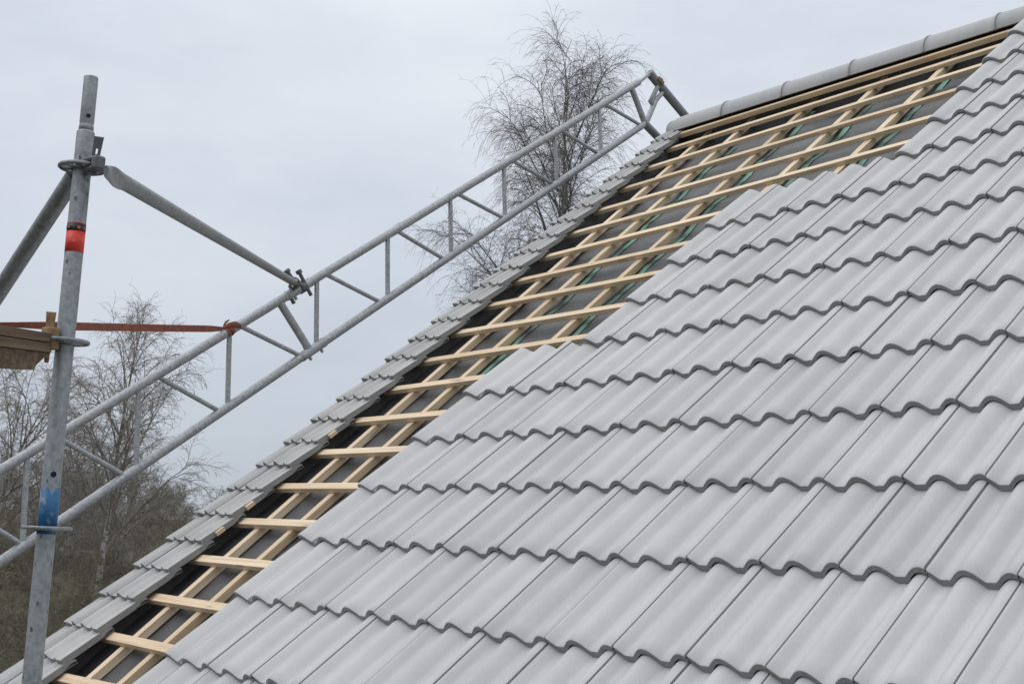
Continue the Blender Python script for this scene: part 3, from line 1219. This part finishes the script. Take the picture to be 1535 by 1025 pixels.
# ------------------------------------------------------------------ timber bracket on the middle rosette
tim = thing('timber_bracket', on_post(512), 'weathered brown timber beam wedged to the middle rosette of the post', 'timber beam')
e0 = at(66, 514, PD - 0.03)
e1 = at(-60, 496, PD - 0.42)
x = (e1 - e0).normalized()
y = UPV.cross(x).normalized()
z = x.cross(y)
if z.z < 0:
    z = -z
LEN = 1.3
local_box('board', e0 + x * LEN / 2 + z * 0.0132, (x, y, z), (LEN / 2, 0.022, 0.0120), M_OLDWOOD, tim)
local_box('board', e0 + x * (LEN / 2 + 0.004) - z * 0.0132, (x, y, z), (LEN / 2, 0.0245, 0.0118), M_OLDWOOD, tim)
mb = MB()
pl = [e0 + x * a_ - z * b_ for a_, b_ in ((0.004, 0.0265), (LEN, 0.0265), (LEN, 0.086), (0.112, 0.074), (0.080, 0.072), (0.075, 0.063), (0.036, 0.041), (0.004, 0.036))]
mb.prism([p - y * 0.019 for p in pl], y * 0.038)
mb.build('gusset', M_OLDWOOD, tim)
azt = (e0 - on_post(512))
azt.z = 0
azt.normalize()
c = on_post(512)
tn = UPV.cross(azt)
mb = MB()
mb.box(c + azt * 0.044 + UPV * 0.018, (azt, tn, UPV), (0.017, 0.018, 0.0125))
mb.box(c + azt * 0.044 - UPV * 0.016, (azt, tn, UPV), (0.020, 0.018, 0.0105))
mb.build('wedge_head', M_TANWOOD, tim, None, 0.004)
mb = MB()
wedge_plate(mb, c + azt * 0.047 + toc * 0.004, UPV, side, toc * 0.003, -0.062, 0.070, 0.0055, 0.0125)
mb.build('wedge', M_TANWOOD, tim)

# ------------------------------------------------------------------ strap
sl = thing('ratchet_strap', tp(345, 494), 'rust red webbing strap stretched from behind the post to the lattice beam', 'strap')
mb = MB()
A = at(-140, 482, 4.6)
Bp = tp(333, 493)
N = 40
vs = []
for q in range(N + 1):
    f = q / N
    p = A + (Bp - A) * f - UPV * (0.004 * math.sin(math.pi * f))
    ang = math.radians(84) * (1 - smooth((f - 0.12) / 0.40))
    view = (CAM_W - p).normalized()
    up_ = UPV * math.cos(ang) + V3((view.x, view.y, 0)).normalized() * math.sin(ang)
    wdt = 0.0185
    if f > 0.94:
        wdt *= 1 - (f - 0.94) * 6
    nn = (Bp - A).normalized().cross(up_).normalized() * 0.0012
    vs += [p - up_ * wdt - nn, p + up_ * wdt - nn, p + up_ * wdt + nn, p - up_ * wdt + nn]
mb.add(vs, [(q * 4 + k, q * 4 + (k + 1) % 4, q * 4 + 4 + (k + 1) % 4, q * 4 + 4 + k) for q in range(N) for k in range(4)], 0, False)
mb.build('webbing', M_STRAP, sl)
mb = MB()
dc = (tp(*T_(400)) - tp(*T_(300))).normalized()
cc = tp(*T_(345))
tdir = (dc * 0.72 + PN * 0.1 - UPV * 0.25).normalized()
mb.lathe(cc - dc * 0.034, dc, [(RC + .001, 0), (RC + .004, 0.001), (RC + .0045, 0.020), (RC + .001, 0.021)], 24)
mb.lathe(cc - dc * 0.012, (dc + UPV * 0.30).normalized(), [(RC + .003, 0), (RC + .007, 0.002), (RC + .006, 0.024), (RC + .003, 0.025)], 24)
mb.build('loop', M_STRAP, sl)
mb = MB()
tl = (dc * 0.86 - UPV * 0.10).normalized()
q0 = Bp + PN * 0.006
pts_ = [q0 + UPV * 0.004, q0 + dc * 0.03 + PN * 0.02 + UPV * 0.004, q0 + dc * 0.075 + PN * 0.034 - UPV * 0.012, q0 + dc * 0.12 + PN * 0.034 - UPV * 0.045]
wd = [0.008, 0.015, 0.017, 0.012]
vs = []
for p_, w_ in zip(pts_, wd):
    vs += [p_ - UPV * w_ - PN * .003, p_ + UPV * w_ - PN * .003, p_ + UPV * w_ * .8 + PN * .003, p_ - UPV * w_ * .8 + PN * .003]
mb.add(vs, [(q * 4 + k, q * 4 + (k + 1) % 4, q * 4 + 4 + (k + 1) % 4, q * 4 + 4 + k) for q in range(3) for k in range(4)] + [(3, 2, 1, 0), (12, 13, 14, 15)], 0, True)
mb.tube([q0 + dc * 0.005 + UPV * 0.012, q0 + dc * 0.02 + UPV * 0.028, q0 + dc * 0.045 + UPV * 0.03], [0.005, 0.007, 0.004], 8)
mb.build('knot', M_STRAP, sl)

# ------------------------------------------------------------------ terrain
rl = ray(-40, 800)
LEFT = V3((rl.x, rl.y, 0)).normalized()
LEFTP = V3((-LEFT.y, LEFT.x, 0))


def terrain_z(x, y):
    d = V3((x - CAM_W.x, y - CAM_W.y, 0))
    f = d.dot(LEFT)
    s = d.dot(LEFTP)
    z = GROUND_Z
    z += 6.2 * smooth((f - 55) / 70) * math.exp(-((s) / 60.0) ** 2)
    z += 0.3 * math.sin(x * 0.11) * math.sin(y * 0.13) * smooth((d.length - 15) / 20)
    return z


mb = MB()
rad = [0, 4, 8, 12, 17, 23, 30, 38, 46, 55, 64, 74, 86, 100, 118, 140, 180, 260, 420, 800, 1600, 3000]
NA = 96
vs = [(CAM_W.x, CAM_W.y, terrain_z(CAM_W.x, CAM_W.y))]
for r in rad[1:]:
    for q in range(NA):
        g = 2 * math.pi * q / NA
        x_, y_ = CAM_W.x + r * math.cos(g), CAM_W.y + r * math.sin(g)
        vs.append((x_, y_, terrain_z(x_, y_)))
fs = [(0, 1 + q, 1 + (q + 1) % NA) for q in range(NA)]
for k in range(len(rad) - 2):
    b0, b1_ = 1 + k * NA, 1 + (k + 1) * NA
    fs += [(b0 + q, b1_ + q, b1_ + (q + 1) % NA, b0 + (q + 1) % NA) for q in range(NA)]
mb.add(vs, fs, 0, True)
g_ = mb.build('ground', M_GROUND)
g_['kind'] = 'structure'

# ------------------------------------------------------------------ bare trees


class Seg:
    def __init__(self):
        self.a, self.b, self.ra, self.rb = [], [], [], []

    def add(self, a, b, ra, rb):
        self.a.append(a)
        self.b.append(b)
        self.ra.append(ra)
        self.rb.append(rb)

    def arrays(self):
        return np.array(self.a, float).reshape(-1, 3), np.array(self.b, float).reshape(-1, 3), np.array(self.ra), np.array(self.rb)


def seg_mesh(name, A, B, ra, rb, sides, mat, parent=None):
    n = len(A)
    d = B - A
    L = np.linalg.norm(d, axis=1, keepdims=True) + 1e-9
    d = d / L
    ref = np.where(np.abs(d[:, 2:3]) > 0.9, np.array([[1.0, 0, 0]]), np.array([[0, 0, 1.0]]))
    x = np.cross(d, ref)
    x /= np.linalg.norm(x, axis=1, keepdims=True) + 1e-9
    y = np.cross(d, x)
    g = np.arange(sides) * 2 * math.pi / sides
    cs, sn = np.cos(g)[None, :, None], np.sin(g)[None, :, None]
    off = x[:, None, :] * cs + y[:, None, :] * sn
    V = np.concatenate([A[:, None, :] + off * ra[:, None, None], B[:, None, :] + off * rb[:, None, None]], 1).reshape(-1, 3)
    q = np.arange(sides)
    f = np.stack([q, (q + 1) % sides, sides + (q + 1) % sides, sides + q], 1)
    Fc = (np.arange(n)[:, None, None] * 2 * sides + f[None]).reshape(-1)
    me = bpy.data.meshes.new(name)
    me.vertices.add(len(V))
    me.vertices.foreach_set('co', V.astype(np.float32).ravel())
    me.loops.add(len(Fc))
    me.loops.foreach_set('vertex_index', Fc.astype(np.int32))
    nf = len(Fc) // 4
    me.polygons.add(nf)
    me.polygons.foreach_set('loop_start', (np.arange(nf) * 4).astype(np.int32))
    me.polygons.foreach_set('use_smooth', np.ones(nf, bool))
    me.materials.append(mat)
    me.update(calc_edges=True)
    o = link(bpy.data.objects.new(name, me))
    if parent is not None:
        o.parent = parent
    return o


def vnorm(v):
    l = math.sqrt(v[0] * v[0] + v[1] * v[1] + v[2] * v[2]) + 1e-9
    return (v[0] / l, v[1] / l, v[2] / l)


def tilt_dir(d, ang, az):
    D = Vector(d)
    o = D.orthogonal().normalized()
    o = Matrix.Rotation(az, 3, D) @ o
    r = D * math.cos(ang) + o * math.sin(ang)
    return (r.x, r.y, r.z)


def grow(rnd, p, d, length, r0, r1, nseg, wob, lift, droop, out):
    """march a curved branch; returns its points (with direction and radius)"""
    pts = [(p, d, r0)]
    st = length / nseg
    for k in range(nseg):
        f = (k + 1) / nseg
        up = lift * (1 - f) - droop * f
        d = vnorm((d[0] + rnd.gauss(0, wob), d[1] + rnd.gauss(0, wob), d[2] + rnd.gauss(0, wob) + up))
        q = (p[0] + d[0] * st, p[1] + d[1] * st, p[2] + d[2] * st)
        r = r0 + (r1 - r0) * f
        out.add(p, q, pts[-1][2], r)
        p = q
        pts.append((p, d, r))
    return pts


def birch(seed, H, r0, spread, n1, n2, n3, n4, start=0.25, tw=0.008, droop=0.20, lean=(0, 0), up_angle=(0.35, 0.75), prof=1.3, wob=0.035, lr=0.0105, l3=(0.3, 0.95)):
    rnd = random.Random(seed)
    big, mid, fine = Seg(), Seg(), Seg()
    d0 = vnorm((lean[0], lean[1], 1))
    trunk = grow(rnd, (0, 0, 0), d0, H * 0.95, r0, 0.012, 26, wob, 0.02, 0.0, big)

    def samp(pts, f):
        x = f * (len(pts) - 1)
        k = min(int(x), len(pts) - 2)
        a, b = pts[k], pts[k + 1]
        t = x - k
        return tuple(a[0][i] + (b[0][i] - a[0][i]) * t for i in range(3)), a[1], a[2] + (b[2] - a[2]) * t
    az = rnd.uniform(0, 6.28)
    for i in range(n1):
        f = start + (0.97 - start) * (i + rnd.random() * 0.8) / n1
        p, d, r = samp(trunk, f)
        az += 2.399 + rnd.uniform(-0.5, 0.5)
        rel = (f - start) / (1 - start)
        ln = spread * (1.0 - 0.86 * rel ** prof) * rnd.uniform(0.75, 1.12) + 0.5
        ang = rnd.uniform(*up_angle) * (1.0 - 0.25 * rel)
        L1 = grow(rnd, p, tilt_dir(d, ang, az), ln, max(0.016, min(r * 0.62, 0.010 + ln * lr)), 0.009, 12, 0.06, 0.05, 0.10, mid)
        m2 = max(4, int(n2 * ln / spread))
        for k in range(m2):
            f2 = 0.15 + 0.85 * (k + rnd.random()) / m2
            p2, d2, r2 = samp(L1, min(f2, 0.999))
            l2 = ln * rnd.uniform(0.22, 0.42) * (1.15 - 0.6 * f2) + 0.25
            L2 = grow(rnd, p2, tilt_dir(d2, rnd.uniform(0.4, 0.95), rnd.uniform(0, 6.28)), l2, max(0.011, r2 * 0.6), 0.008, 6, 0.10, 0.06, droop * 0.9, mid)
            m3 = max(3, int(n3 * (0.5 + l2)))
            for q in range(m3):
                f3 = 0.1 + 0.9 * (q + rnd.random()) / m3
                p3, d3, r3 = samp(L2, min(f3, 0.999))
                l3_ = rnd.uniform(*l3) * min(1.0, 0.35 + H / 22)
                L3 = grow(rnd, p3, tilt_dir(d3, rnd.uniform(0.4, 1.1), rnd.uniform(0, 6.28)), l3_, tw * 1.0, tw * 0.6, 5, 0.10, 0.02, droop * 1.9, fine)
                for w_ in range(n4):
                    p4, d4, r4 = samp(L3, rnd.uniform(0.15, 0.95))
                    grow(rnd, p4, tilt_dir(d4, rnd.uniform(0.4, 1.0), rnd.uniform(0, 6.28)), rnd.uniform(0.12, 0.36), tw * 0.62, tw * 0.42, 2, 0.1, 0, droop * 1.2, fine)
    return big, mid, fine


def place_birch(seed, x, ydist, top_y, label, name='birch_tree', base_z=None, trunk_mat=None, limb_mat=None, twig_mat=None, grp='bare trees behind the roof', **kw):
    r = ray(x, 700)
    hd = V3((r.x, r.y, 0))
    k = ydist / hd.length
    bx, by = CAM_W.x + r.x * k, CAM_W.y + r.y * k
    z = terrain_z(bx, by) - 0.1
    depth = px(V3((bx, by, 0)))[2]
    lo, hi = z, z + 60
    for _ in range(40):
        m = (lo + hi) / 2
        if px(V3((bx, by, m)))[1] > top_y:
            lo = m
        else:
            hi = m
    H = lo - z
    big, mid, fine = birch(seed, H, **kw)
    root = thing(name, (bx, by, z), label, 'tree', grp)
    A = big.arrays()
    B = mid.arrays()
    C = fine.arrays()
    seg_mesh('trunk', *A, 8, trunk_mat or M_BIRCH, root)
    seg_mesh('limb', *B, 5, limb_mat or M_LIMB, root)
    seg_mesh('twig', *C, 3, twig_mat or M_TWIG, root)
    return H, len(A[0]), len(B[0]), len(C[0])






place_birch(43, 840, 40, 56, 'large bare birch with weeping twigs rising behind the roof and upper beam', r0=0.17, spread=6.7, n1=31, n2=15, n3=10, n4=3,
            start=0.24, tw=0.0048, droop=0.27, up_angle=(0.30, 0.64), prof=2.3, wob=0.016, lr=0.009, l3=(0.5, 1.6))
LK = dict(limb_mat=M_PALETWIG, twig_mat=M_LIGHTTWIG)
place_birch(8, 160, 52, 455, 'tall bare birch with pale trunk behind the lower lattice beam', r0=0.15, spread=4.3, n1=28, n2=11, n3=7, n4=2, wob=0.011,
            start=0.25, tw=0.0075, droop=0.16, up_angle=(0.35, 0.75), prof=1.8, lr=0.008, l3=(0.4, 1.1), **LK)
place_birch(12, -35, 50, 545, 'bare birch cut by the left edge of the photo, beyond the timber beam', r0=0.14, spread=4.6, n1=22, n2=10, n3=7, n4=2,
            start=0.25, tw=0.0075, droop=0.16, prof=1.8, lr=0.008, l3=(0.4, 1.1), **LK)
place_birch(17, 128, 60, 640, 'thin leaning birch just left of the tall pale trunk', r0=0.13, spread=3.6, n1=18, n2=8, n3=7, n4=2,
            start=0.2, tw=0.008, droop=0.13, lean=(-0.05, 0.02), lr=0.008, **LK)
place_birch(21, 180, 58, 655, 'low spreading bare tree to the right of the tall pale trunk, by the roof verge', name='bare_tree', r0=0.12, spread=3.2, n1=20, n2=9, n3=7, n4=2,
            start=0.15, tw=0.008, droop=0.14, up_angle=(0.5, 1.0), lr=0.008, **LK)
place_birch(25, 60, 57, 625, 'scrubby bare tree seen between post and left frame edge', name='bare_tree', r0=0.12, spread=3.9, n1=20, n2=9, n3=7, n4=2,
            start=0.15, tw=0.008, droop=0.13, up_angle=(0.4, 0.9), lr=0.008, **LK)

# brushwood that reads as one mass
rnd = random.Random(77)
tmpl = []
for s in range(5):
    b, m, f = birch(300 + s, 5.0, 0.05, 2.4, 14, 6, 6, 2, start=0.05, tw=0.011, droop=0.10, up_angle=(0.4, 1.0))
    A = [np.concatenate(z) for z in zip(b.arrays(), m.arrays(), f.arrays())]
    tmpl.append(A)
OA, OB, OR, OQ = [], [], [], []
for k in range(190):
    x = rnd.uniform(-120, 420)
    dist = 62 + 60 * rnd.random()
    if k < 85:
        dist = rnd.uniform(26, 60)
    r = ray(x, 800)
    hl = math.hypot(r.x, r.y)
    bx, by = CAM_W.x + r.x * dist / hl, CAM_W.y + r.y * dist / hl
    z = terrain_z(bx, by) - 0.2
    A, B, ra, rb = tmpl[rnd.randrange(5)]
    sc = rnd.uniform(0.55, 1.02)
    if k < 85:
        sc *= 0.62 + 0.25 * (dist - 26) / 34
    g = rnd.uniform(0, 6.28)
    R3 = np.array([[math.cos(g), -math.sin(g), 0], [math.sin(g), math.cos(g), 0], [0, 0, rnd.uniform(0.85, 1.2)]])
    T3 = np.array([bx, by, z])
    OA.append(A @ R3.T * sc + T3)
    OB.append(B @ R3.T * sc + T3)
    OR.append(ra * sc)
    OQ.append(rb * sc)
OA, OB, OR, OQ = (np.concatenate(z) for z in (OA, OB, OR, OQ))
print('brush segments', len(OA))
br = seg_mesh('woodland_brush', OA, OB, OR, OQ, 3, M_BRUSH)
br['kind'] = 'stuff'
tag(br, 'brown leafless brushwood covering the slope below the birches', 'brushwood')

# ------------------------------------------------------------------ light
w = bpy.data.worlds.new('World')
SC.world = w
w.use_nodes = True
ns, ls = w.node_tree.nodes, w.node_tree.links
bg = ns['Background']
SUN_EL, SUN_AZ = math.radians(52), math.radians(205)   # from the left behind the camera
sky = ns.new('ShaderNodeTexSky')
sky.sky_type = 'NISHITA'
sky.sun_disc = False
sky.sun_elevation = SUN_EL
tc = ns.new('ShaderNodeTexCoord').outputs['Generated']
sx = ns.new('ShaderNodeSeparateXYZ')
ls.new(tc, sx.inputs[0])
gr = ramp(ns, ls, sx.outputs[2], [(0.0, (4.7, 5.15, 5.85)), (0.08, (5.6, 6.1, 6.85)), (0.20, (7.0, 7.48, 8.22)), (0.38, (7.75, 8.22, 8.95)), (0.65, (11.6, 11.95, 12.4)), (1.0, (15.6, 15.8, 16.0))])
cl = noise(ns, ls, mapping(ns, ls, tc, (2.0, 2.0, 5.5)), 1.5, 6, 0.55)
cc_ = ramp(ns, ls, cl, [(0.28, (0.84, 0.858, 0.885)), (0.5, (0.97, 0.975, 0.98)), (0.68, (1.07, 1.06, 1.045))])
cloud = mixc(ns, ls, 1.0, gr, cc_, 'MULTIPLY')
mx = mixc(ns, ls, 0.94, sky.outputs[0], cloud)
ls.new(mx, bg.inputs['Color'])
bg.inputs['Strength'].default_value = 0.10
sky.sun_rotation = SUN_AZ

sl_ = bpy.data.lights.new('sun', 'SUN')
sl_.energy = 0.75
sl_.angle = math.radians(22)
sl_.color = (1.0, 0.97, 0.93)
so = link(bpy.data.objects.new('sun', sl_))
# Nishita: sun_rotation is measured from +Y towards +X
sd = Vector((math.sin(SUN_AZ) * math.cos(SUN_EL), math.cos(SUN_AZ) * math.cos(SUN_EL), math.sin(SUN_EL)))
so.rotation_euler = sd.to_track_quat('Z', 'Y').to_euler()

# ------------------------------------------------------------------ camera
cam = bpy.data.cameras.new('camera')
cam.sensor_width = 36.0
cam.lens = F / 1535 * 36.0
cam.clip_end = 6000
cam.clip_start = 0.05
co = link(bpy.data.objects.new('camera', cam))
right, down, fwd = W(*RM[0]), W(*RM[1]), W(*RM[2])
m = Matrix((right, -down, -fwd)).transposed().to_4x4()
m.translation = CAM_W
co.matrix_world = m
SC.camera = co
SC.view_settings.view_transform = 'Standard'
SC.view_settings.look = 'None'
SC.view_settings.exposure = 0
SC.view_settings.gamma = 1
